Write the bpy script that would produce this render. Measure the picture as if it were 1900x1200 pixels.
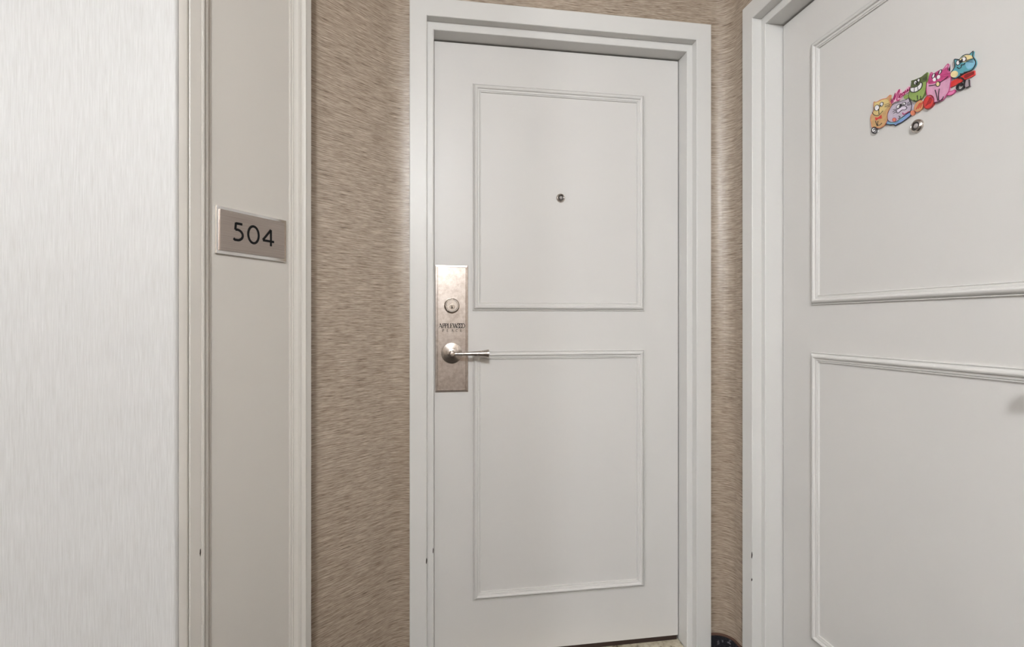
import bpy, bmesh, math, random
from mathutils import Vector, Matrix

# ------------------------------------------------------------------ camera, world, exposure
scene = bpy.context.scene
for o in list(bpy.data.objects):
    bpy.data.objects.remove(o, do_unlink=True)
F_PX, CX, CY, YAW, CAM_Z = 976.0, 950.0, 598.0, math.radians(9.1), 1.125
cam_data = bpy.data.cameras.new('camera')
cam = bpy.data.objects.new('camera', cam_data)
scene.collection.objects.link(cam)
cam.location = (0, 0, CAM_Z)
cam.rotation_euler = (math.pi / 2, 0, -YAW)
cam_data.sensor_width = 36.0
cam_data.lens = 36.0 * F_PX / 1900.0
cam_data.shift_y = -(600.0 - CY) / 1900.0
cam_data.clip_start = 0.02
scene.camera = cam

world = bpy.data.worlds.new('world')
scene.world = world
world.use_nodes = True
world.node_tree.nodes['Background'].inputs[0].default_value = (0.02, 0.02, 0.02, 1)
world.node_tree.nodes['Background'].inputs[1].default_value = 0.2

vs = scene.view_settings
vs.view_transform = 'Standard'
vs.look = 'None'
vs.exposure = 2.66
vs.gamma = 1.0
vs.use_curve_mapping = False

LAMP_STRENGTH = 34.0          # emission of the frosted ceiling domes
LAMPS = [(-0.12, -1.00), (-3.0, -0.75)]  # second entry is an added, unseen lamp that only gives bounce light
GLOBE_R = 0.13

# ------------------------------------------------------------------ helpers
COL = scene.collection

def tag(o, label=None, cat=None, group=None, kind=None):
    if label: o['label'] = label
    if cat: o['category'] = cat
    if group: o['group'] = group
    if kind: o['kind'] = kind
    return o

def empty(name, loc=(0, 0, 0), rz=0.0):
    o = bpy.data.objects.new(name, None)
    COL.objects.link(o)
    o.location = loc
    o.rotation_euler = (0, 0, rz)
    o.empty_display_size = 0.1
    return o

def link(name, bm, mat, parent=None, smooth=False, angle=None):
    bmesh.ops.recalc_face_normals(bm, faces=bm.faces)
    me = bpy.data.meshes.new(name)
    if smooth:
        for f in bm.faces: f.smooth = True
    bm.to_mesh(me); bm.free()
    if smooth and angle:
        me.set_sharp_from_angle(angle=math.radians(angle))
    o = bpy.data.objects.new(name, me)
    COL.objects.link(o)
    me.materials.append(mat)
    if parent: o.parent = parent
    return o

def add_box(bm, x0, x1, y0, y1, z0, z1, bevel=0.0):
    r = bmesh.ops.create_cube(bm, size=1.0)
    for v in r['verts']:
        v.co = Vector(((x0 + x1) / 2 + v.co.x * (x1 - x0), (y0 + y1) / 2 + v.co.y * (y1 - y0), (z0 + z1) / 2 + v.co.z * (z1 - z0)))
    if bevel > 0:
        es = list({e for v in r['verts'] for e in v.link_edges})
        bmesh.ops.bevel(bm, geom=es, offset=bevel, segments=2, profile=0.6, affect='EDGES')
    return bm

def box(*a, bevel=0.0):
    return add_box(bmesh.new(), *a, bevel=bevel)

def lathe(bm, prof, n, mat4):
    """prof: list of (radius, height); revolved about local Z, then moved by mat4."""
    rings = []
    for r, h in prof:
        if r < 1e-6:
            rings.append([bm.verts.new(mat4 @ Vector((0, 0, h)))])
        else:
            rings.append([bm.verts.new(mat4 @ Vector((r * math.cos(2 * math.pi * k / n), r * math.sin(2 * math.pi * k / n), h))) for k in range(n)])
    for a, b in zip(rings, rings[1:]):
        for k in range(n):
            k2 = (k + 1) % n
            if len(a) == 1 and len(b) == 1: continue
            if len(a) == 1: bm.faces.new((a[0], b[k], b[k2]))
            elif len(b) == 1: bm.faces.new((a[k], b[0], a[k2]))
            else: bm.faces.new((a[k], b[k], b[k2], a[k2]))
    return bm

def face_out(x, z, y=0.0):
    """matrix whose local Z points out of the wall (towards -y) at local point (x, y, z)"""
    return Matrix.Translation((x, y, z)) @ Matrix.Rotation(math.pi / 2, 4, 'X')

def prism(pts, b0, b1, bm=None):
    """closed outline of (x, z) points, extruded from depth b0 to b1 out of the wall (y = -b)"""
    bm = bm or bmesh.new()
    fr = [bm.verts.new((x, -b1, z)) for x, z in pts]
    bk = [bm.verts.new((x, -b0, z)) for x, z in pts]
    n = len(pts)
    f = bm.faces.new(fr); g = bm.faces.new(bk[::-1])
    for i in range(n):
        j = (i + 1) % n
        bm.faces.new((fr[i], bk[i], bk[j], fr[j]))
    bmesh.ops.triangulate(bm, faces=[f, g])
    return bm

def ribbon(path, w, b0, b1, closed=False, bm=None):
    """a line of width w (number or list) along (x, z) points, raised from b0 to b1"""
    bm = bm or bmesh.new()
    n = len(path)
    secs = []
    for i in range(n):
        p = Vector(path[i])
        a = Vector(path[i - 1]) if (i > 0 or closed) else p
        c = Vector(path[(i + 1) % n]) if (i < n - 1 or closed) else p
        d1 = (p - a); d2 = (c - p)
        if d1.length < 1e-9: d1 = d2
        if d2.length < 1e-9: d2 = d1
        d1 = d1.normalized(); d2 = d2.normalized()
        t = (d1 + d2)
        t = t.normalized() if t.length > 1e-6 else d1
        nn = Vector((-t.y, t.x))
        m = max(0.5, abs(nn.dot(Vector((-d1.y, d1.x)))))
        ww = (w[i] if isinstance(w, (list, tuple)) else w) / 2 / m
        l = p + nn * ww; r = p - nn * ww
        secs.append([bm.verts.new(q) for q in ((l.x, -b1, l.y), (r.x, -b1, r.y), (r.x, -b0, r.y), (l.x, -b0, l.y))])
    m = n if closed else n - 1
    for i in range(m):
        a = secs[i]; b = secs[(i + 1) % n]
        for k in range(4):
            k2 = (k + 1) % 4
            bm.faces.new((a[k], b[k], b[k2], a[k2]))
    if not closed:
        bm.faces.new(secs[0]); bm.faces.new(secs[-1][::-1])
    return bm

def smooth_path(pts, sub=4, closed=True):
    out = []
    n = len(pts)
    rng = range(n) if closed else range(n - 1)
    for i in rng:
        p0 = pts[(i - 1) % n] if (closed or i > 0) else pts[i]
        p1 = pts[i]; p2 = pts[(i + 1) % n]
        p3 = pts[(i + 2) % n] if (closed or i + 2 < n) else pts[(i + 1) % n]
        for k in range(sub):
            t = k / sub
            out.append(tuple(0.5 * ((2 * p1[j]) + (-p0[j] + p2[j]) * t + (2 * p0[j] - 5 * p1[j] + 4 * p2[j] - p3[j]) * t * t + (-p0[j] + 3 * p1[j] - 3 * p2[j] + p3[j]) * t ** 3) for j in range(2)))
    if not closed: out.append(tuple(pts[-1]))
    return out

# ------------------------------------------------------------------ materials
def new_mat(name):
    m = bpy.data.materials.new(name)
    m.use_nodes = True
    nt = m.node_tree
    return m, nt, nt.nodes['Principled BSDF'], nt.links.new

def plain(name, col, rough=0.5, metal=0.0, noise=0.03, scale=8.0, bump=0.0, coat=0.0, bscale=60.0, spec=0.5):
    m, nt, p, L = new_mat(name)
    tc = nt.nodes.new('ShaderNodeTexCoord')
    nz = nt.nodes.new('ShaderNodeTexNoise'); nz.inputs['Scale'].default_value = scale; nz.inputs['Detail'].default_value = 5
    L(tc.outputs['Object'], nz.inputs['Vector'])
    rp = nt.nodes.new('ShaderNodeValToRGB')
    rp.color_ramp.elements[0].position = 0.3; rp.color_ramp.elements[1].position = 0.7
    rp.color_ramp.elements[0].color = tuple(c * (1 - noise) for c in col) + (1,)
    rp.color_ramp.elements[1].color = tuple(min(1, c * (1 + noise)) for c in col) + (1,)
    L(nz.outputs['Fac'], rp.inputs['Fac']); L(rp.outputs['Color'], p.inputs['Base Color'])
    p.inputs['Roughness'].default_value = rough
    p.inputs['Metallic'].default_value = metal
    p.inputs['Specular IOR Level'].default_value = spec
    p.inputs['Coat Weight'].default_value = coat
    p.inputs['Coat Roughness'].default_value = 0.12
    if bump > 0:
        n2 = nt.nodes.new('ShaderNodeTexNoise'); n2.inputs['Scale'].default_value = bscale; n2.inputs['Detail'].default_value = 3
        L(tc.outputs['Object'], n2.inputs['Vector'])
        b = nt.nodes.new('ShaderNodeBump'); b.inputs['Strength'].default_value = 0.35; b.inputs['Distance'].default_value = bump
        L(n2.outputs['Fac'], b.inputs['Height']); L(b.outputs['Normal'], p.inputs['Normal'])
    return m

def wallpaper(name, stops, su, sv, rough, bump, aniso, spec=0.5):
    """woven wallpaper: threads run along u when su << sv. UVs are metres on the wall."""
    m, nt, p, L = new_mat(name)
    uv = nt.nodes.new('ShaderNodeUVMap'); uv.uv_map = 'UVMap'
    def streak(a, b, det, off):
        mp = nt.nodes.new('ShaderNodeMapping'); mp.inputs['Scale'].default_value = (a, b, 1); mp.inputs['Location'].default_value = (off, off * 1.7, off * .3)
        L(uv.outputs['UV'], mp.inputs['Vector'])
        n = nt.nodes.new('ShaderNodeTexNoise'); n.inputs['Scale'].default_value = 1.0; n.inputs['Detail'].default_value = det; n.inputs['Roughness'].default_value = 0.5
        L(mp.outputs['Vector'], n.inputs['Vector'])
        return n.outputs['Fac']
    def mix(f, a, b):
        x = nt.nodes.new('ShaderNodeMix'); x.data_type = 'FLOAT'; x.inputs['Factor'].default_value = f
        L(a, x.inputs['A']); L(b, x.inputs['B']); return x.outputs['Result']
    s1 = streak(su, sv, 3, 3.1)
    s2 = streak(su * 3.2, sv * 2.1, 2, 9.4)
    s3 = streak(su * 0.35, sv * 0.25, 2, 17.0)
    h = mix(0.4, s1, s2)
    c = mix(0.05, h, s3)
    rp = nt.nodes.new('ShaderNodeValToRGB')
    e = rp.color_ramp.elements
    e[0].position, e[0].color = stops[0][0], stops[0][1] + (1,)
    e[1].position, e[1].color = stops[-1][0], stops[-1][1] + (1,)
    for pos, colr in stops[1:-1]:
        k = e.new(pos); k.color = colr + (1,)
    L(c, rp.inputs['Fac']); L(rp.outputs['Color'], p.inputs['Base Color'])
    b = nt.nodes.new('ShaderNodeBump'); b.inputs['Strength'].default_value = 0.8; b.inputs['Distance'].default_value = bump
    L(h, b.inputs['Height']); L(b.outputs['Normal'], p.inputs['Normal'])
    p.inputs['Roughness'].default_value = rough
    p.inputs['Specular IOR Level'].default_value = spec
    p.inputs['Anisotropic'].default_value = aniso
    tg = nt.nodes.new('ShaderNodeTangent'); tg.direction_type = 'UV_MAP'; tg.uv_map = 'UVMap'
    L(tg.outputs['Tangent'], p.inputs['Tangent'])
    return m

def stone(name):
    m, nt, p, L = new_mat(name)
    tc = nt.nodes.new('ShaderNodeTexCoord')
    nz = nt.nodes.new('ShaderNodeTexNoise'); nz.inputs['Scale'].default_value = 38; nz.inputs['Detail'].default_value = 8; nz.inputs['Roughness'].default_value = .7
    L(tc.outputs['Object'], nz.inputs['Vector'])
    rp = nt.nodes.new('ShaderNodeValToRGB'); e = rp.color_ramp.elements
    e[0].position, e[0].color = .36, (.10, .07, .035, 1)
    e[1].position, e[1].color = .62, (.62, .57, .46, 1)
    k = e.new(.46); k.color = (.46, .40, .29, 1)
    L(nz.outputs['Fac'], rp.inputs['Fac']); L(rp.outputs['Color'], p.inputs['Base Color'])
    p.inputs['Roughness'].default_value = .35
    return m

def carpet(name, dark, light, pos=.62):
    m, nt, p, L = new_mat(name)
    tc = nt.nodes.new('ShaderNodeTexCoord')
    vo = nt.nodes.new('ShaderNodeTexVoronoi'); vo.inputs['Scale'].default_value = 260
    nz = nt.nodes.new('ShaderNodeTexNoise'); nz.inputs['Scale'].default_value = 55; nz.inputs['Detail'].default_value = 4
    for n in (vo, nz): L(tc.outputs['Object'], n.inputs['Vector'])
    rp = nt.nodes.new('ShaderNodeValToRGB'); e = rp.color_ramp.elements
    e[0].position, e[0].color = pos - .06, dark + (1,)
    e[1].position, e[1].color = pos + .04, light + (1,)
    L(nz.outputs['Fac'], rp.inputs['Fac']); L(rp.outputs['Color'], p.inputs['Base Color'])
    b = nt.nodes.new('ShaderNodeBump'); b.inputs['Distance'].default_value = .003
    L(vo.outputs['Distance'], b.inputs['Height']); L(b.outputs['Normal'], p.inputs['Normal'])
    p.inputs['Roughness'].default_value = .95
    return m

def brushed(name, c0, c1, rough0, rough1, scale=(30, 30, 30), aniso=0.0, pos=(.35, .65), det=6):
    m, nt, p, L = new_mat(name)
    tc = nt.nodes.new('ShaderNodeTexCoord')
    mp = nt.nodes.new('ShaderNodeMapping'); mp.inputs['Scale'].default_value = scale
    L(tc.outputs['Object'], mp.inputs['Vector'])
    nz = nt.nodes.new('ShaderNodeTexNoise'); nz.inputs['Scale'].default_value = 1.0; nz.inputs['Detail'].default_value = det; nz.inputs['Roughness'].default_value = .65
    L(mp.outputs['Vector'], nz.inputs['Vector'])
    rp = nt.nodes.new('ShaderNodeValToRGB'); e = rp.color_ramp.elements
    e[0].position, e[0].color = pos[0], c0 + (1,)
    e[1].position, e[1].color = pos[1], c1 + (1,)
    L(nz.outputs['Fac'], rp.inputs['Fac']); L(rp.outputs['Color'], p.inputs['Base Color'])
    mr = nt.nodes.new('ShaderNodeMapRange'); mr.inputs['From Min'].default_value = pos[0]; mr.inputs['From Max'].default_value = pos[1]
    mr.inputs['To Min'].default_value = rough0; mr.inputs['To Max'].default_value = rough1
    L(nz.outputs['Fac'], mr.inputs['Value']); L(mr.outputs['Result'], p.inputs['Roughness'])
    p.inputs['Metallic'].default_value = 1.0
    p.inputs['Anisotropic'].default_value = aniso
    return m

M = {}
M['paint'] = plain('door_paint', (.66, .645, .625), .42, noise=.012, scale=3, bump=.00015, bscale=260)
M['frame'] = plain('frame_paint', (.67, .66, .64), .40, noise=.01, scale=3, bump=.00012, bscale=260)
M['panel'] = plain('panel_paint', (.555, .53, .49), .45, noise=.012, scale=3, bump=.00012, bscale=260)
M['brown'] = wallpaper('brown_grasscloth', [(.32, (.075, .045, .027)), (.42, (.265, .20, .145)), (.52, (.39, .315, .245)), (.68, (.60, .515, .425))], 17, 360, .34, .0010, .8, spec=.9)
M['white'] = wallpaper('white_vertical_weave', [(.30, (.43, .42, .405)), (.5, (.49, .485, .475)), (.70, (.55, .545, .535))], 420, 16, .5, .0006, .3)
M['hall'] = plain('hall_wall_paint', (.30, .25, .20), .6, noise=.02)
M['ceiling'] = plain('ceiling_paint', (.62, .60, .57), .8, noise=.01)
M['carpet'] = carpet('patterned_carpet', (.028, .022, .018), (.08, .065, .05))
M['base'] = carpet('navy_carpet_base', (.006, .006, .010), (.16, .15, .17), .66)
M['braid'] = plain('brown_binding', (.09, .045, .03), .8)
M['stone'] = stone('beige_stone')
M['dark'] = plain('dark_sweep', (.03, .016, .012), .6)
M['plate'] = brushed('worn_nickel', (.41, .35, .31), (.60, .545, .505), .29, .37, (90, 90, 90), pos=(.26, .72))
M['nickel'] = brushed('satin_nickel', (.58, .52, .475), (.62, .565, .52), .25, .29, (15, 15, 15))
M['chrome'] = brushed('polished_chrome', (.80, .77, .76), (.86, .84, .83), .05, .09, (10, 10, 10))
M['sign'] = brushed('brushed_sign_face', (.41, .355, .32), (.50, .445, .405), .34, .44, (9, 9, 700), det=2)
M['ink'] = plain('black_ink', (.006, .006, .007), .5, noise=.0, spec=.15)
M['lens'] = plain('peephole_glass', (.35, .32, .31), .08, noise=.1)
M['lensdark'] = plain('peephole_dark_ring', (.03, .025, .022), .3, noise=.1)
M['chip'] = plain('bare_paint_chip', (.035, .025, .02), .8)

def printc(name, col, noise=.10):
    return plain('print_' + name, col, .28, noise=noise, scale=120, coat=.5)
for nm, c in dict(orange=(.60, .36, .15), yellow=(.72, .55, .22), lav=(.52, .45, .55), blue=(.20, .32, .62), green=(.28, .40, .10), dkgreen=(.09, .12, .035),
                  pink=(.68, .34, .50), hotpink=(.56, .06, .22), rose=(.80, .22, .45), teal=(.10, .36, .43), cream=(.80, .66, .34), red=(.66, .035, .03), dkred=(.25, .008, .012),
                  coral=(.70, .22, .12), white=(.86, .84, .86), black=(.012, .010, .014), magenta=(.42, .01, .13), grey=(.40, .33, .36), sky=(.22, .50, .66), palelav=(.68, .60, .72), palepink=(.80, .45, .58)).items():
    M['p_' + nm] = printc(nm, c)

# ------------------------------------------------------------------ setting dimensions (metres)
ROOM_H = 2.44
LEAF_Y = 1.746            # plane of the far door's face
LEAF_X0 = 0.0198          # its left edge
LEAF_W = 0.855
WALL_B = 0.080            # wallpaper plane sits this far in front of a leaf
BACK_Y = LEAF_Y - WALL_B
SIDE_X = 1.095            # plane of the right door's face
SIDE_Y0 = 1.487           # its far (hinge) edge
SIDE_W = 0.914
RIGHT_X = SIDE_X - WALL_B
LEFT_Y = 1.085            # white corridor wall
LEFT_X = -0.4694          # where it ends
HALL_Y = -2.3
HALL_X = -4.2
LEAF_Z0, LEAF_Z1 = 0.019, 2.049

def wall_strip(name, segs, mat, parent=None):
    """segs: list of (p, q, z0, z1, u0) vertical quads in plan; UVs are metres"""
    bm = bmesh.new()
    uvl = bm.loops.layers.uv.new('UVMap')
    cache = {}
    def V(p, z):
        k = (round(p[0], 5), round(p[1], 5), round(z, 5))
        if k not in cache: cache[k] = bm.verts.new((p[0], p[1], z))
        return cache[k]
    for p, q, z0, z1, u0 in segs:
        d = math.hypot(q[0] - p[0], q[1] - p[1])
        f = bm.faces.new((V(p, z0), V(q, z0), V(q, z1), V(p, z1)))
        for lp, uv in zip(f.loops, ((u0, z0), (u0 + d, z0), (u0 + d, z1), (u0, z1))):
            lp[uvl].uv = uv
        f.smooth = True
    me = bpy.data.meshes.new(name)
    bm.to_mesh(me); bm.free()
    me.materials.append(mat)
    o = bpy.data.objects.new(name, me)
    COL.objects.link(o)
    if parent: o.parent = parent
    tag(o, kind='structure')
    return o

def chain(pts, u=0.0, z0=0.0, z1=ROOM_H):
    out = []
    for p, q in zip(pts, pts[1:]):
        out.append((p, q, z0, z1, u)); u += math.hypot(q[0] - p[0], q[1] - p[1])
    return out, u

# --- the angled wall, turning through a soft inside curve into the wall of the far door
ANG = math.radians(47)
dA = (math.sin(ANG), math.cos(ANG))
cornerA = (-0.098, BACK_Y)
def fillet(c, d_in, d_out, t, n):
    """points of an arc tangent to d_in (arriving) and d_out (leaving) at distance t from corner c"""
    a0 = (c[0] - d_in[0] * t, c[1] - d_in[1] * t)
    a1 = (c[0] + d_out[0] * t, c[1] + d_out[1] * t)
    turn = math.acos(max(-1, min(1, d_in[0] * d_out[0] + d_in[1] * d_out[1])))
    R = t / math.tan((math.pi - turn) / 2) if turn < math.pi else t
    R = t / math.tan(turn / 2)
    sgn = 1 if d_in[0] * d_out[1] - d_in[1] * d_out[0] > 0 else -1
    ctr = (a0[0] - d_in[1] * R * sgn, a0[1] + d_in[0] * R * sgn)
    a = math.atan2(a0[1] - ctr[1], a0[0] - ctr[0])
    return [(ctr[0] + R * math.cos(a + sgn * turn * k / n), ctr[1] + R * math.sin(a + sgn * turn * k / n)) for k in range(n + 1)]
filA = fillet(cornerA, dA, (1, 0), 0.036, 12)
startA = (cornerA[0] - dA[0] * 0.56, cornerA[1] - dA[1] * 0.56)
segs, u1 = chain([startA] + filA[:7])
tag(wall_strip('wall_angled', segs, M['brown']), 'brown woven wallpaper on angled wall beside number 504 panel', 'wall')

cornerB = (RIGHT_X, BACK_Y)
filB = fillet(cornerB, (1, 0), (0, -1), 0.055, 16)
openL, openR, openZ = LEAF_X0 - 0.045, LEAF_X0 + LEAF_W + 0.045, LEAF_Z1 + 0.055
segs, u2 = chain(filA[6:] + [(openL, BACK_Y)], u1)
s, u3 = chain([(openL, BACK_Y), (openR, BACK_Y)], u2, openZ)
segs += s
s, u4 = chain([(openR, BACK_Y)] + filB[:9], u3)
segs += s
tag(wall_strip('wall_back', segs, M['brown']), 'brown woven wallpaper around the far door', 'wall')

oY0, oY1 = SIDE_Y0 + 0.045, SIDE_Y0 - SIDE_W - 0.045
segs, u5 = chain(filB[8:] + [(RIGHT_X, oY0)], u4)
s, u6 = chain([(RIGHT_X, oY0), (RIGHT_X, oY1)], u5, openZ)
segs += s
s, u7 = chain([(RIGHT_X, oY1), (RIGHT_X, HALL_Y)], u6)
segs += s
tag(wall_strip('wall_right', segs, M['brown']), 'brown woven wallpaper around the near right door', 'wall')

# --- white corridor wall on the left with a small rounded arris, and the unseen rest of the corridor
arris = fillet((LEFT_X, LEFT_Y), (1, 0), (0, 1), 0.007, 6)
segs, _ = chain([(HALL_X, LEFT_Y)] + arris + [(LEFT_X, LEFT_Y + 0.13)])
tag(wall_strip('wall_left', segs, M['white']), 'white wallpaper with fine vertical weave, left of the number panel', 'wall')
segs, _ = chain([(RIGHT_X, HALL_Y), (HALL_X, HALL_Y)])
tag(wall_strip('wall_front', segs, M['hall']), 'plain beige corridor wall behind the viewer', 'wall')
segs, _ = chain([(HALL_X, HALL_Y), (HALL_X, LEFT_Y)])
tag(wall_strip('wall_end', segs, M['hall']), 'plain beige wall closing the corridor', 'wall')

bm = box(HALL_X, 1.30, HALL_Y, 2.0, -0.05, 0.0)
tag(link('floor', bm, M['carpet']), 'dark patterned corridor carpet', 'floor', kind='structure')
bm = box(HALL_X, 1.30, HALL_Y, 2.0, ROOM_H, ROOM_H + 0.05)
tag(link('ceiling', bm, M['ceiling']), 'plain white corridor ceiling', 'ceiling', kind='structure')

# --- carpet baseboards: sweep of a rounded profile along the wall foot
def base_run(name, pts, label, h=0.060, t=0.011):
    root = empty(name)
    tag(root, label, 'baseboard', kind='structure')
    def sweep(prof, nm, mat):
        bm = bmesh.new(); rows = []
        for i, p in enumerate(pts):
            a = pts[max(0, i - 1)]; b = pts[min(len(pts) - 1, i + 1)]
            d = Vector((b[0] - a[0], b[1] - a[1])).normalized()
            nrm = Vector((d.y, -d.x))          # room lies to the right of the run
            rows.append([bm.verts.new((p[0] + nrm.x * k, p[1] + nrm.y * k, z)) for k, z in prof])
        for r, q in zip(rows, rows[1:]):
            for k in range(len(prof) - 1):
                bm.faces.new((r[k], q[k], q[k + 1], r[k + 1]))
        bm.faces.new(rows[0]); bm.faces.new(rows[-1])
        return link(nm, bm, mat, root, smooth=True, angle=40)
    sweep([(.0005, .001), (t, .001), (t, h - .006), (t - .002, h - .002), (t - .006, h), (.0005, h)], 'carpet_strip', M['base'])
    sweep([(.0004, h), (t * .6, h), (t * .6, h + .003), (.002, h + .006), (.0004, h + .006)], 'binding', M['braid'])
    return root
casR = LEAF_X0 + LEAF_W + 0.0765
casL = LEAF_X0 - 0.0765
base_run('baseboard_right', [(casR + .001, BACK_Y)] + filB + [(RIGHT_X, SIDE_Y0 + 0.0775)], 'navy carpet baseboard curving round the corner between the doors')
base_run('baseboard_left', [(startA[0] + dA[0] * .22, startA[1] + dA[1] * .22)] + filA + [(casL - .001, BACK_Y)], 'navy carpet baseboard along the angled brown wall')

# ------------------------------------------------------------------ door frames (stepped metal frames)
def door_frame(name, W, loc, rz, label, tight=False):
    root = empty(name, loc, rz)
    tag(root, label, 'door frame', kind='structure')
    c = 0.0016
    # profile: (offset outwards from opening, scaled offset for the head, depth out of leaf plane)
    pr = [(.0035, .005, -.046), (.0035, .005, .059 - c), (.0035 + c, .005 + c, .059), (.0225, .0300, .059), (.0225, .0300, .0905 - c),
          (.0225 + c, .0300 + c, .0905), (.0755 - c, .0870 - c, .0905), (.0755, .0870, .0905 - c), (.0755, .0870, .0795), (.046, .056, .0795), (.046, .056, -.046)]
    n = len(pr)
    top = LEAF_Z1
    def strip(nm, A, B):
        bm = bmesh.new()
        a = [bm.verts.new(v) for v in A]; b = [bm.verts.new(v) for v in B]
        for k in range(n):
            k2 = (k + 1) % n
            bm.faces.new((a[k], b[k], b[k2], a[k2]))
        bm.faces.new(a); bm.faces.new(b[::-1])
        return link(nm, bm, M['frame'], root)
    gap = [(.0026 if i < 2 else 0.0) for i in range(n)] if tight else [0.0] * n
    L0 = [(-a + g, -d, 0.0) for (a, h, d), g in zip(pr, gap)]; L1 = [(-a + g, -d, top + h) for (a, h, d), g in zip(pr, gap)]
    R0 = [(W + a, -d, 0.0) for a, h, d in pr]; R1 = [(W + a, -d, top + h) for a, h, d in pr]
    strip('jamb', L0, L1); strip('jamb', R0, R1); strip('header', L1, R1)
    # chipped paint on the arrises
    return root

frame1 = door_frame('trim_1', LEAF_W, (LEAF_X0, LEAF_Y, 0), 0, 'cream stepped door frame around the far closed door', True)
frame2 = door_frame('trim_2', SIDE_W, (SIDE_X, SIDE_Y0, 0), -math.pi / 2, 'cream stepped door frame around the near right door')
for fr, x, b, z, w, h in ((frame1, -.0235, .0906, .385, .0022, .010), (frame1, -.0028, .0592, .402, .0016, .009), (frame2, -.0240, .0906, .395, .003, .011), (frame2, -.0245, .0906, .318, .003, .005)):
    link('paint_chip', prism([(x - w, z - h * .8), (x, z - h), (x + w * .7, z - h * .3), (x + w, z + h * .3), (x + w * .1, z + h), (x - w * .6, z + h * .5)], b - .0004, b + .00012), M['chip'], fr)

# ------------------------------------------------------------------ doors
PAN_IN = 0.127
PANELS = [(CAM_Z + 0.040, CAM_Z + 0.793), (CAM_Z - 0.923, CAM_Z - 0.095)]
MOULD = [(0, 0), (0, .0040), (.0010, .0048), (.0026, .0046), (.0034, .0030), (.0042, .0060), (.0065, .0092), (.0095, .0110), (.0125, .0112),
         (.0155, .0098), (.0168, .0078), (.0172, .0058), (.0205, .0060), (.0228, .0052), (.0238, .0034), (.0246, .0028), (.0254, .0042), (.0272, .0040), (.0280, 0)]

def moulding(root, x0, x1, z0, z1):
    def strip(P):          # P(k,h): pairs of end points for the profile sample (w inwards, h out)
        bm = bmesh.new()
        A = []; B = []
        for w, h in MOULD:
            a, b = P(w)
            A.append(bm.verts.new((a[0], -h, a[1]))); B.append(bm.verts.new((b[0], -h, b[1])))
        for k in range(len(MOULD) - 1):
            bm.faces.new((A[k], B[k], B[k + 1], A[k + 1]))
        bm.faces.new((A[-1], B[-1], B[0], A[0]))
        bm.faces.new(A); bm.faces.new(B[::-1])
        return link('moulding_strip', bm, M['paint'], root, smooth=True, angle=28)
    strip(lambda w: ((x0 + w, z1 - w), (x1 - w, z1 - w)))
    strip(lambda w: ((x0 + w, z0 + w), (x1 - w, z0 + w)))
    strip(lambda w: ((x0 + w, z0 + w), (x0 + w, z1 - w)))
    strip(lambda w: ((x1 - w, z0 + w), (x1 - w, z1 - w)))

def peephole(root, x, z, r):
    bm = lathe(bmesh.new(), [(0, 0), (r, 0), (r, .0025), (r * .95, .0045), (r * .82, .0068), (r * .70, .0076), (r * .64, .0070), (r * .58, .0040), (0, .0040)], 40, face_out(x, z))
    p = link('peephole', bm, M['nickel'], root, smooth=True, angle=35)
    link('dark_ring', lathe(bmesh.new(), [(0, .0040), (r * .58, .0040), (r * .58, .0054), (r * .40, .0050), (0, .0050)], 32, face_out(x, z)), M['lensdark'], p, smooth=True, angle=35)
    link('lens', lathe(bmesh.new(), [(r * .38, .0048), (r * .37, .0058), (r * .24, .0070), (0, .0074)], 28, face_out(x, z)), M['lens'], p, smooth=True)

# hand-drawn serif capitals: strokes as (points, width) on a unit-high box; widths relative to height
def _arc(cx, cy, rx, ry, a0, a1, n=14):
    return [(cx + rx * math.cos(math.radians(a0 + (a1 - a0) * k / n)), cy + ry * math.sin(math.radians(a0 + (a1 - a0) * k / n))) for k in range(n + 1)]
TH, TN, SF = .17, .075, .06
GLYPH = {
 'A': (.86, [([(.10, 0), (.42, 1)], TN), ([(.40, 1), (.74, 0)], TH), ([(.22, .34), (.62, .34)], TN), ([(0, .03), (.22, .03)], SF), ([(.60, .03), (.90, .03)], SF)]),
 'P': (.64, [([(.16, 0), (.16, 1)], TH), ([(.02, .97), (.34, .97)], SF), (_arc(.32, .735, .25, .235, 90, -90), .12), ([(.16, .50), (.34, .50)], SF), ([(.02, .03), (.32, .03)], SF)]),
 'L': (.62, [([(.16, 0), (.16, 1)], TH), ([(.02, .97), (.32, .97)], SF), ([(.02, .03), (.58, .03)], SF), ([(.56, 0), (.58, .24)], SF)]),
 'E': (.64, [([(.16, 0), (.16, 1)], TH), ([(.02, .97), (.56, .97)], SF), ([(.16, .51), (.44, .51)], SF), ([(.02, .03), (.58, .03)], SF), ([(.55, .97), (.56, .78)], SF), ([(.57, 0), (.59, .24)], SF), ([(.44, .40), (.44, .62)], SF)]),
 'W': (1.14, [([(.08, 1), (.36, 0)], TH), ([(.36, 0), (.58, .95)], TN), ([(.52, 1), (.80, 0)], TH), ([(.80, 0), (1.06, 1)], TN), ([(-.04, .97), (.22, .97)], SF), ([(.94, .97), (1.16, .97)], SF)]),
 'O': (.86, [(_arc(.42, .5, .36, .47, 60, 300, 20), .14), (_arc(.42, .5, .36, .47, -60, 60, 12), .14)]),
 'D': (.84, [([(.16, 0), (.16, 1)], TH), (_arc(.30, .5, .46, .47, 90, -90, 18), .13), ([(.02, .97), (.32, .97)], SF), ([(.02, .03), (.32, .03)], SF)]),
 'C': (.76, [(_arc(.44, .5, .38, .47, 52, 308, 20), .13), ([(.68, .70), (.70, .94)], SF)]),
}
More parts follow.
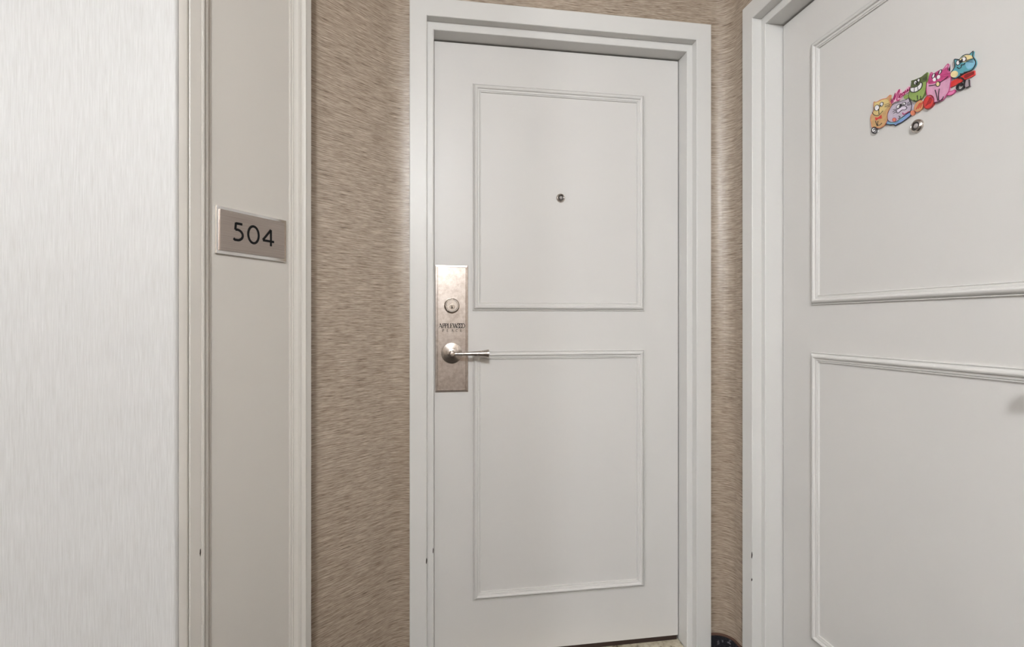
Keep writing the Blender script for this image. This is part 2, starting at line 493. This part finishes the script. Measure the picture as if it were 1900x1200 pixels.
def lettering(parent, text, xs, z, hgt, b):
    for ch, x in zip(text, xs):
        bm = bmesh.new()
        for path, w in GLYPH[ch][1]:
            ribbon([(x + px * hgt, z + pz * hgt) for px, pz in path], w * hgt, b, b + .0003, bm=bm)
        link('letter', bm, M['ink'], parent)

def lockset(root, x, s, zc):
    """big back plate with cylinder and lever; s = +1 lever points to +x"""
    z0, z1 = CAM_Z - 0.2295, CAM_Z + 0.1890
    hw = 0.0540
    # plate: raised field with a bevelled rim
    bm = bmesh.new()
    def ring(d, b): return [bm.verts.new((x + sx * (hw - d), -b, (z1 - d) if sz > 0 else (z0 + d))) for sx, sz in ((-1, -1), (1, -1), (1, 1), (-1, 1))]
    R = [ring(0, 0), ring(0, .0022), ring(.0012, .0034), ring(.0072, .0040), ring(.0080, .0032), ring(.0088, .0040)]
    for a, b in zip(R, R[1:]):
        for k in range(4): bm.faces.new((a[k], b[k], b[(k + 1) % 4], a[(k + 1) % 4]))
    bm.faces.new(R[-1])
    plate = link('lock_plate', bm, M['plate'], root)
    # deadbolt cylinder
    zd = CAM_Z + 0.0555
    cyl = link('deadbolt_cylinder', lathe(bmesh.new(), [(.0255, .004), (.0250, .010), (.0225, .0165), (.0205, .0180), (.0185, .0180), (.0180, .0172), (.0175, .0180), (0, .0180)], 48, face_out(x, zd)), M['nickel'], plate, smooth=True, angle=30)
    link('keyway_plug', lathe(bmesh.new(), [(.0088, .0178), (.0085, .0190), (0, .0192)], 32, face_out(x + .0005, zd - .0045)), M['chrome'], plate, smooth=True, angle=30)
    link('key_slot', prism([(x - .0014, zd - .0105), (x + .0016, zd - .0105), (x + .0024, zd - .006), (x + .0008, zd - .0035), (x + .0012, zd - .0002), (x - .0006, zd - .0002), (x - .0012, zd - .004)], .0185, .0194), M['ink'], plate)
    link('groove_ring', lathe(bmesh.new(), [(.0184, .0179), (.0184, .0182), (.0176, .0182), (.0176, .0179)], 48, face_out(x, zd)), M['dark'], plate)
    # rose and lever
    link('rose', lathe(bmesh.new(), [(.0345, .004), (.0345, .0062), (.0335, .0075), (.0325, .0078), (.026, .0100), (.016, .0125), (.0115, .0150), (0, .0150)], 56, face_out(x, zc)), M['nickel'], plate, smooth=True, angle=35)
    bm = lathe(bmesh.new(), [(.0100, .014), (.0088, .020), (.0082, .044), (.0085, .052), (.0066, .0575), (0, .0585)], 32, face_out(x, zc))
    ax = Matrix.Translation((x, -.051, zc)) @ Matrix.Rotation(s * math.pi / 2, 4, 'Y')
    lathe(bm, [(0, -.004), (.0052, -.003), (.0052, .036), (.0062, .0366), (.0062, .0395), (.0054, .0400), (.0062, .050), (.0092, .085), (.0116, .108), (.0134, .1125), (.0136, .1165), (.0118, .1180), (0, .1180)], 36, ax)
    link('lever', bm, M['nickel'], plate, smooth=True, angle=35)
    return plate

def door(name, W, loc, rz, label, lock_side, lift=0.0):
    root = empty(name, loc, rz)
    tag(root, label, 'door', kind='structure')
    link('leaf', box(0, W, 0, .044, LEAF_Z0, LEAF_Z1, bevel=.0015), M['paint'], root)
    for z0, z1 in PANELS: moulding(root, PAN_IN, W - PAN_IN, z0 + lift, z1 + lift)
    peephole(root, W / 2, CAM_Z + .424 + 2 * lift, .0150)
    link('door_sweep', box(.004, W - .004, .0012, .034, .0035, LEAF_Z0), M['dark'], root)
    if lock_side < 0: pl = lockset(root, .0583, 1, CAM_Z - .101)
    else: pl = lockset(root, W - .0583, -1, CAM_Z - .101)
    return root, pl

door1, plate1 = door('door_1', LEAF_W, (LEAF_X0, LEAF_Y, 0), 0, 'closed white panelled door with a lever handle and tall nickel lock plate', -1)
door2, plate2 = door('door_2', SIDE_W, (SIDE_X, SIDE_Y0, 0), -math.pi / 2, 'near right white panelled door carrying the cat plaque', 1, 0.010)
# name on the far door's lock plate
hx = .0583
def spread(text, x0, hgt, gap):
    xs = []; x = x0
    for i, ch in enumerate(text):
        xs.append(x); x += (GLYPH[ch][0] + gap) * hgt
    return xs, x
H1 = .0152
word = 'APPLEWOOD'
adv = [.86, .50, .62, .62, .60, .90, .46, .62, .84]
tot = sum(adv) * H1
k = .0870 / tot
xs = []; xx = hx - .0435
for a in adv:
    xs.append(xx); xx += a * H1 * k
lettering(plate1, word, xs, CAM_Z - .0185, H1, .0040)
H2 = .0088
lettering(plate1, 'PLACE', [hx - .031 + i * .0147 for i in range(5)], CAM_Z - .0310, H2, .0040)

# stone threshold and the unlit room edge behind each leaf
tag(link('door_threshold', box(LEAF_X0 - .002, LEAF_X0 + LEAF_W + .002, LEAF_Y - .085, LEAF_Y + .09, .0002, .0032, bevel=.0012), M['stone']), 'beige stone threshold under the far door', 'threshold', kind='structure')

# ------------------------------------------------------------------ number panel (pilaster) on the left
PIL = empty('trim_3', (-0.4383, 1.1842, 0), math.radians(57.6))
tag(PIL, 'tall beige recessed panel strip carrying the number 504 sign', 'wall panel', kind='structure')
E = 0.025
H = ROOM_H
tL0, tL1, tR1, tR0 = -.0740, -.0495, .2258, .2438
fL, fR = -.0121, .1950
link('panel_field', box(fL - .004, fR + .004, 0, .03, 0, H), M['panel'], PIL)
def vert_strip(name, prof, mat, parent):
    """prof: closed plan outline of (t, b) points, run from floor to ceiling"""
    bm = bmesh.new()
    a = [bm.verts.new((t, -b, 0)) for t, b in prof]; c = [bm.verts.new((t, -b, H)) for t, b in prof]
    n = len(prof)
    for k in range(n):
        bm.faces.new((a[k], c[k], c[(k + 1) % n], a[(k + 1) % n]))
    f = bm.faces.new(a); g = bm.faces.new(c[::-1])
    bmesh.ops.triangulate(bm, faces=[f, g])
    return link(name, bm, mat, parent, smooth=True, angle=28)
# rise of the moulding from panel face to stile face: fraction across, height
RISE = [(0, 0), (0, .0030), (.05, .0042), (.12, .0042), (.15, .0030), (.17, .0060), (.24, .0072), (.30, .0064), (.33, .0110), (.44, .0165), (.58, .0185), (.72, .0190), (.78, .0240), (.88, .0275), (.97, .0272), (1.0, .0250)]
wl, wr = fL - tL1, tR1 - fR
vert_strip('panel_moulding', [(fL - f * wl, b) for f, b in RISE] + [(tL1, -.03), (fL, -.03)], M['panel'], PIL)
vert_strip('panel_moulding', [(fR + f * wr, b) for f, b in RISE] + [(tR1, -.03), (fR, -.03)], M['panel'], PIL)
vert_strip('stile', [(tL1, E - .0012), (tL1 - .0012, E), (tL0 + .0015, E), (tL0, E - .0015), (tL0, -.055), (tL1, -.055)], M['panel'], PIL)
vert_strip('stile', [(tR1, E - .0012), (tR1 + .0012, E), (tR0 - .0015, E), (tR0, E - .0015), (tR0, -.055), (tR1, -.055)], M['panel'], PIL)
vert_strip('edge_bead', [(tL0 - .0008, -.03), (tL0 - .0008, E - .004), (tL0 - .0020, E - .001), (-.0800, E + .001), (-.0900, E - .0005), (-.0985, E - .0045), (-.0985, -.03)], M['panel'], PIL)
link('paint_chip', prism([(-.0535, CAM_Z - .458), (-.0520, CAM_Z - .464), (-.0505, CAM_Z - .457), (-.0510, CAM_Z - .448), (-.0528, CAM_Z - .450)], E - .0005, E + .0002), M['chip'], PIL)

# ------------------------------------------------------------------ the number sign
SIGN = empty('number_sign', PIL.location, PIL.rotation_euler[2])
tag(SIGN, 'brushed metal sign reading 504 on the beige panel', 'sign')
sx0, sx1, sz0, sz1 = -.0030, .1826, CAM_Z + .1445, CAM_Z + .2448
bm = bmesh.new()
def sring(d, b): return [bm.verts.new(p) for p in ((sx0 + d, -b, sz0 + d), (sx1 - d, -b, sz0 + d), (sx1 - d, -b, sz1 - d), (sx0 + d, -b, sz1 - d))]
R = [sring(0, .0002), sring(0, .0046), sring(.0009, .0054), sring(.0078, .0054)]
for a, b in zip(R, R[1:]):
    for k in range(4): bm.faces.new((a[k], b[k], b[(k + 1) % 4], a[(k + 1) % 4]))
bm.faces.new(R[-1]); bm.faces.new(R[0])
back = link('chrome_backing', bm, M['chrome'], SIGN)
fx0, fx1, fz0, fz1 = sx0 + .0076, sx1 - .0090, sz0 + .0070, sz1 - .0070
face = link('face_plate', box(fx0, fx1, -.0092, -.0050, fz0, fz1, bevel=.0005), M['sign'], SIGN)
fw = fx1 - fx0; fh = fz1 - fz0
def dig(x, z): return (fx0 + x * fw, fz0 + z * fh)
def strokes(ch, x, z, w, h):
    if ch == '5':
        return [[(x + w * .86, z + h * .965), (x + w * .22, z + h * .965)], [(x + w * .22, z + h), (x + w * .16, z + h * .60)],
                [(x + w * .16, z + h * .60)] + [(x + w * (.34 + .56 * math.sin(math.radians(a))), z + h * (.335 + .29 * math.cos(math.radians(a)))) for a in range(-8, 181, 12)] + [(x + w * .12, z + h * .05), (x - w * .02, z + h * .11)]]
    if ch == '0':
        return [[(x + w * (.5 + .46 * math.cos(math.radians(a))), z + h * (.5 + .48 * math.sin(math.radians(a)))) for a in range(0, 360, 12)]]
    return [[(x + w * .72, z), (x + w * .72, z + h * .97)], [(x + w * .72, z + h * .97), (x + w * .02, z + h * .30)], [(x + w * .02, z + h * .285), (x + w * 1.0, z + h * .285)]]
DH = .0390
for ch, cx_, w in (('5', .258, .025), ('0', .482, .030), ('4', .722, .032)):
    bm = bmesh.new()
    x = fx0 + cx_ * fw - w / 2; z = (fz0 + fz1) / 2 - DH / 2 + .001
    for st in strokes(ch, x, z, w, DH):
        ribbon(st, .0054, .0091, .0095, closed=(ch == '0'), bm=bm)
    link('digit', bm, M['ink'], face)

# ------------------------------------------------------------------ cat plaque on the near right door
PLQ = empty('cat_plaque', (SIDE_X, SIDE_Y0, 0), -math.pi / 2)
tag(PLQ, 'colourful plaque of five cartoon cats with the word Meow', 'plaque')
def on_door(px, py):
    """photo pixel -> (x along the leaf, z) on the face of the near right door"""
    al = math.atan((px - CX) / F_PX)
    be = al + YAW
    Xp = SIDE_X - .004
    Yp = Xp / math.tan(be)
    zc = Xp / math.sin(be) * math.cos(al)
    return (SIDE_Y0 - Yp, CAM_Z + (CY - py) / F_PX * zc)
def A(pts): return [on_door(1600 + x / 12, 160 + y / 12) for x, y in pts]
def B(pts): return [on_door(1680 + x / 10, 90 + y / 10) for x, y in pts]
def ell(T, cx, cy, rx, ry, rot=0, n=18):
    r = math.radians(rot)
    return T([(cx + rx * math.cos(t) * math.cos(r) - ry * math.sin(t) * math.sin(r), cy + rx * math.cos(t) * math.sin(r) + ry * math.sin(t) * math.cos(r)) for t in [2 * math.pi * k / n for k in range(n)]])
T0 = .0045
def slab(nm, pts, mat, parent, b0=.0003, b1=T0, sm=True, line=None, lw=.0015):
    P = smooth_path(pts, 3) if sm else pts
    o = link(nm, prism(P, b0, b1), M[mat], parent)
    if line: link('outline', ribbon(P, lw, b1 - .0006, b1 + .0003, closed=True), M[line], o)
    return o
def line(nm, pts, mat, parent, w=.0013, b=T0 + .0003, sm=True):
    P = smooth_path(pts, 4, False) if sm and len(pts) > 2 else pts
    return link(nm, ribbon(P, w, b - .0005, b + .0004), M[mat], parent)
def eye(T, parent, cx, cy, rx, ry, rot, px, py, pr, line_w=.0012):
    P = ell(T, cx, cy, rx, ry, rot)
    link('eye', prism(P, T0 - .0002, T0 + .0007), M['p_white'], parent)
    link('eye_outline', ribbon(P, line_w, T0, T0 + .0010, closed=True), M['p_black'], parent)
    link('pupil', prism(ell(T, px, py, pr, pr * 1.3, rot, 10), T0, T0 + .0011), M['p_black'], parent)

# orange cat
c = slab('cat_figure', A([(262, 352), (300, 352), (345, 342), (400, 308), (470, 282), (540, 268), (585, 225), (626, 196), (622, 245), (606, 300), (628, 350), (640, 420), (622, 500), (575, 560), (560, 650), (562, 730), (525, 820), (462, 890), (385, 925), (300, 918), (222, 905), (205, 830), (190, 740), (195, 660), (232, 600), (262, 520), (258, 430)]), 'p_orange', PLQ, line='p_coral')
tag(c, 'orange cat with red bow tie')
slab('face_patch', A([(270, 370), (350, 350), (420, 318), (500, 292), (570, 300), (600, 380), (560, 470), (470, 580), (390, 640), (300, 655), (240, 610), (270, 520)]), 'p_yellow', c, T0 - .001, T0 + .0003)
eye(A, c, 335, 480, 52, 66, 20, 372, 520, 14)
eye(A, c, 437, 402, 34, 52, 25, 418, 432, 12)
line('mouth', A([(228, 575), (262, 630), (320, 652), (375, 640), (420, 600), (470, 545)]), 'p_black', c)
line('nose', A([(375, 520), (380, 620)]), 'p_black', c, .0016)
for p in ([(500, 415), (600, 380)], [(510, 440), (630, 410)], [(500, 460), (620, 450)]): line('whisker', A(p), 'p_black', c, .0009)
slab('bow_tie', A([(292, 690), (355, 700), (430, 640), (438, 715), (365, 722), (308, 765)]), 'p_red', c, T0 - .0002, T0 + .0008, sm=False)
line('leg_line', A([(300, 770), (325, 850), (345, 885)]), 'p_black', c); line('leg_line', A([(355, 770), (345, 860), (400, 860), (440, 815)]), 'p_black', c)
t = slab('tail', ell(A, 272, 980, 60, 66, 0), 'p_white', PLQ, line='p_black', lw=.0028)
line('tail_curl', A([(235, 1030), (300, 1000), (300, 955), (265, 955), (262, 985)]), 'p_black', t, .002)

# lavender cat on its blue cushion
m_ = slab('cushion', A([(545, 700), (520, 770), (520, 832), (600, 858), (690, 852), (738, 878), (765, 848), (850, 812), (950, 745), (1065, 652), (1070, 590), (1000, 560), (800, 640)]), 'p_blue', PLQ, .0003, T0 - .0012, line='p_black', lw=.002)
tag(m_, 'blue cushion')
line('cushion_fold', A([(560, 815), (680, 822), (800, 765), (940, 690)]), 'p_sky', m_, .003, T0 - .0008)
c = slab('cat_figure', A([(560, 660), (585, 570), (630, 480), (690, 405), (790, 365), (900, 325), (985, 300), (1030, 262), (1060, 330), (1100, 395), (1098, 470), (1070, 555), (975, 625), (870, 705), (770, 780), (690, 805), (610, 790), (570, 740)]), 'p_lav', PLQ, line='p_black', lw=.0011)
tag(c, 'lavender cat lying on cushion')
eye(A, c, 820, 445, 62, 34, -38, 838, 452, 11)
eye(A, c, 932, 388, 46, 30, -30, 922, 398, 11)
slab('muzzle', A([(770, 540), (850, 480), (900, 445), (960, 440), (1000, 480), (960, 525), (900, 525), (850, 560), (800, 600)]), 'p_palelav', c, T0 - .0003, T0 + .0006, line='p_black', lw=.001)
slab('nose', ell(A, 862, 425, 26, 20), 'p_black', c, T0, T0 + .0010)
for p in ([(690, 520), (770, 515)], [(680, 570), (765, 530)], [(700, 605), (775, 555)], [(1000, 405), (1100, 370)], [(1005, 425), (1110, 400)], [(1000, 380), (1075, 335)]): line('whisker', A(p), 'p_black', c, .0009)
line('arm_curl', A([(905, 590), (925, 625), (985, 600), (1050, 560)]), 'p_magenta', c, .0018)
slab('paw', ell(A, 720, 745, 40, 42), 'p_coral', c, T0 - .0004, T0 + .0006, line='p_magenta', lw=.0008)
line('paw_line', A([(815, 665), (845, 680), (835, 712), (805, 715)]), 'p_black', c, .0013)

# the word Meow: pink backing and dark script strokes
w_ = slab('word_backing', A([(590, 330), (640, 310), (680, 250), (730, 150), (800, 70), (840, 80), (850, 150), (930, 100), (985, 30), (1050, -10), (1075, 30), (1040, 110), (960, 170), (890, 220), (840, 300), (780, 335), (720, 345), (660, 390), (615, 385)]), 'p_palepink', PLQ, .0003, T0 - .0010)
tag(w_, 'pink backing of the word Meow')
for p in ([(612, 372), (640, 330), (670, 320), (680, 345), (650, 372), (640, 345), (700, 250), (728, 165), (722, 230), (700, 310)], [(715, 290), (760, 190), (822, 75), (818, 130), (775, 240), (772, 310), (800, 318), (825, 290)],
          [(800, 255), (850, 205), (860, 165), (828, 185), (818, 230), (845, 250), (880, 215)], [(925, 135), (890, 165), (890, 200), (925, 190), (940, 150), (920, 135), (960, 120)], [(965, 85), (962, 130), (995, 115), (1005, 70), (1005, 105), (1035, 85), (1050, 20)]):
    line('script_stroke', A(p), 'p_magenta', w_, .0022, T0 - .0006)

# green cat
slab('tail', A([(1040, 185), (965, 190), (925, 215), (918, 255), (945, 280), (1000, 270), (1040, 255)]), 'p_green', PLQ, .0003, T0 - .0006)
c = slab('cat_figure', B([(118, 602), (160, 590), (205, 572), (300, 530), (350, 490), (408, 448), (404, 505), (395, 560), (392, 640), (388, 720), (370, 805), (330, 900), (282, 950), (190, 985), (120, 955), (68, 905), (62, 850), (88, 760), (110, 690), (122, 640)]), 'p_green', PLQ, line='p_dkgreen')
tag(c, 'green grinning cat')
slab('head_patch', B([(125, 610), (210, 580), (300, 540), (400, 465), (385, 570), (380, 610), (300, 640), (210, 720), (120, 710)]), 'p_dkgreen', c, T0 - .001, T0 + .0003)
g_ = B([(100, 740), (130, 725), (200, 715), (262, 675), (290, 630), (318, 650), (308, 715), (262, 770), (190, 808), (130, 808), (102, 785)])
link('grin', prism(smooth_path(g_, 3), T0, T0 + .0008), M['p_white'], c); link('grin_outline', ribbon(smooth_path(g_, 3), .0014, T0, T0 + .0011, closed=True), M['p_black'], c)
for p in ([(175, 722), (175, 805)], [(230, 698), (248, 772)]): line('tooth_line', B(p), 'p_black', c, .0011, T0 + .0008)
eye(B, c, 192, 632, 26, 40, 20, 200, 640, 10)
eye(B, c, 252, 592, 22, 38, 20, 240, 615, 10)
slab('nose', ell(B, 222, 660, 20, 14, -25), 'p_black', c, T0, T0 + .0010)
for p in ([(330, 560), (410, 530)], [(330, 580), (415, 560)]): line('whisker', B(p), 'p_black', c, .0008)
for p in ([(225, 870), (232, 950)], [(285, 880), (292, 940)], [(160, 955), (200, 975), (300, 935)]): line('leg_line', B(p), 'p_black', c, .0014)

# pink cat
slab('tail', B([(755, 825), (800, 808), (870, 785), (908, 768), (920, 790), (890, 835), (830, 862), (770, 858)]), 'p_rose', PLQ, .0003, T0 - .0006, line='p_hotpink')
c = slab('cat_figure', B([(468, 455), (500, 452), (512, 500), (560, 450), (640, 405), (700, 385), (750, 325), (790, 286), (800, 310), (778, 395), (822, 450), (845, 560), (835, 650), (812, 780), (762, 862), (705, 942), (610, 990), (545, 1000), (520, 940), (460, 890), (410, 870), (394, 770), (396, 650), (424, 620), (445, 540)]), 'p_pink', PLQ, line='p_hotpink')
tag(c, 'pink cat with a bell')
slab('head_patch', B([(470, 462), (515, 515), (600, 432), (700, 398), (772, 345), (768, 405), (818, 475), (832, 530), (740, 585), (640, 620), (520, 650), (430, 645)]), 'p_hotpink', c, T0 - .001, T0 + .0003)
eye(B, c, 530, 505, 22, 48, 28, 560, 490, 12)
eye(B, c, 652, 435, 20, 46, 28, 630, 440, 12)
for p in ((545, 575, 30, 34), (620, 528, 28, 40)): slab('cheek', ell(B, p[0], p[1], p[2], p[3], 25), 'p_white', c, T0, T0 + .0007)
slab('nose', ell(B, 580, 478, 30, 26, -30), 'p_magenta', c, T0, T0 + .0010)
line('mouth', B([(575, 510), (585, 590)]), 'p_black', c)
line('collar', B([(440, 692), (560, 672), (680, 610), (800, 520)]), 'p_black', c, .0016)
slab('bell', ell(B, 612, 658, 36, 46, 10), 'p_cream', c, T0, T0 + .0009, line='p_black', lw=.0012)
for p in ([(430, 640), (520, 600)], [(660, 500), (840, 455)], [(660, 530), (800, 520)]): line('whisker', B(p), 'p_magenta', c, .0009)
for p in ([(555, 765), (585, 870), (605, 970)], [(635, 745), (620, 860), (630, 968), (690, 935), (712, 890)], [(545, 998), (620, 985), (705, 935)]): line('leg_line', B(p), 'p_black', c, .0015)

# red plank with tag, blue cat
r_ = slab('red_plank', B([(850, 605), (1000, 535), (1100, 468), (1190, 440), (1270, 408), (1276, 488), (1230, 522), (1110, 572), (1000, 640), (900, 690), (822, 724)]), 'p_red', PLQ, .0003, T0 - .0010, sm=False)
slab('dark_patch', B([(1090, 500), (1180, 455), (1265, 425), (1268, 480), (1200, 510), (1110, 555)]), 'p_dkred', r_, T0 - .0012, T0 - .0007)
t_ = slab('hanger_tab', B([(1118, 585), (1180, 570), (1190, 700), (1115, 732), (1100, 690)]), 'p_grey', PLQ, .0003, T0 - .0010, sm=False)
link('tab_edge', ribbon(B([(1180, 575), (1188, 700), (1120, 730)]), .002, T0 - .0012, T0 - .0004), M['p_black'], t_)
c = slab('cat_figure', B([(912, 202), (960, 200), (1005, 204), (1060, 142), (1125, 112), (1190, 110), (1222, 82), (1258, 52), (1256, 100), (1250, 145), (1295, 215), (1306, 280), (1272, 352), (1222, 402), (1120, 440), (1010, 505), (945, 552), (885, 545), (850, 500), (850, 445), (895, 385), (925, 320), (910, 260)]), 'p_teal', PLQ, line='p_black', lw=.0016)
tag(c, 'blue cat with yellow patches')
slab('face_patch', B([(1010, 215), (1070, 150), (1140, 120), (1230, 130), (1255, 180), (1180, 215), (1110, 255), (1040, 250)]), 'p_cream', c, T0 - .001, T0 + .0003)
slab('side_patch', B([(1120, 270), (1260, 215), (1298, 260), (1265, 340), (1160, 380)]), 'p_sky', c, T0 - .001, T0 + .0003)
slab('belly_patch', ell(B, 912, 475, 72, 60, -25), 'p_cream', c, T0 - .001, T0 + .0004)
eye(B, c, 985, 262, 34, 46, 20, 1015, 245, 14)
eye(B, c, 1095, 197, 38, 46, 25, 1062, 212, 14)
slab('nose', ell(B, 1042, 238, 30, 24, -30), 'p_black', c, T0, T0 + .0010)
line('mouth', B([(965, 345), (1000, 370), (1040, 345), (1040, 300)]), 'p_black', c); line('mouth', B([(1045, 300), (1085, 300), (1112, 265)]), 'p_black', c)
for p in ([(1120, 220), (1260, 185)], [(1130, 245), (1270, 250)], [(1120, 232), (1265, 212)]): line('whisker', B(p), 'p_black', c, .0009)
for p in ([(1020, 465), (1040, 480), (1060, 460)], [(1095, 435), (1110, 450), (1130, 430)]): line('paw_line', B(p), 'p_black', c, .0016)
sp = [(985, 548), (1040, 545), (1082, 580), (1095, 640), (1080, 710), (1040, 755), (990, 768), (955, 745), (955, 700), (985, 660), (1025, 645), (1040, 672), (1015, 690)]
link('curled_tail', ribbon(smooth_path(B(sp), 4, False), .0024, .0003, T0 + .0004), M['p_black'], PLQ)

# yarn balls
y_ = slab('yarn_ball', ell(B, 436, 992, 92, 132, 22, 24), 'p_red', PLQ, .0003, T0 + .0002, sm=False, line='p_dkred')
for k in range(6):
    line('yarn_strand', B([(375 + 14 * k, 1060 - 28 * k + 10), (430 + 12 * k, 1010 - 26 * k + 18), (478 + 7 * k, 1000 - 20 * k + 10)]), 'p_dkred', y_, .0010)
y_ = slab('yarn_ball', ell(B, 252, 1068, 68, 112, 30, 24), 'p_orange', PLQ, .0003, T0, sm=False, line='p_coral')
for k in range(3):
    line('yarn_strand', B([(205 + 36 * k, 1130 - 12 * k), (235 + 34 * k, 1070 - 14 * k), (272 + 30 * k, 1010 - 10 * k)]), 'p_red', y_, .0018)
slab('yarn_ball', A([(1065, 590), (1090, 545), (1140, 535), (1160, 580), (1140, 640), (1095, 650)]), 'p_coral', PLQ, .0003, T0 - .0008)

# ------------------------------------------------------------------ corridor ceiling lamps (out of frame, they light the place; the farther one is added)
def emis(name, strength, col):
    m = bpy.data.materials.new(name); m.use_nodes = True
    nt = m.node_tree
    p = nt.nodes['Principled BSDF']
    p.inputs['Base Color'].default_value = (.9, .88, .84, 1)
    p.inputs['Emission Color'].default_value = col + (1,)
    p.inputs['Emission Strength'].default_value = strength
    return m
M['dome'] = emis('frosted_glowing_glass', LAMP_STRENGTH, (.945, .975, 1.0))
for i, (lx, ly) in enumerate(LAMPS):
    L_ = empty('ceiling_lamp', (lx, ly, ROOM_H))
    tag(L_, ['round frosted ceiling lamp just behind the viewer', 'added unseen ceiling lamp further down the corridor, for bounce light'][i], 'lamp', 'corridor ceiling lamps')
    link('canopy', lathe(bmesh.new(), [(0, -.0005), (.07, -.0005), (.07, -.012), (.055, -.022), (.012, -.026), (0, -.026)], 40, Matrix.Identity(4)), M['nickel'], L_, smooth=True, angle=30)
    link('stem', lathe(bmesh.new(), [(0, -.020), (.008, -.020), (.008, -.105), (.04, -.110), (.04, -.122), (0, -.122)], 24, Matrix.Identity(4)), M['nickel'], L_, smooth=True, angle=30)
    link('glass_globe', lathe(bmesh.new(), [(GLOBE_R * math.sin(math.radians(a)), -.245 + GLOBE_R * math.cos(math.radians(a))) for a in range(18, 180, 9)] + [(0, -.245 - GLOBE_R)], 40, Matrix.Identity(4)), M['dome'], L_, smooth=True)
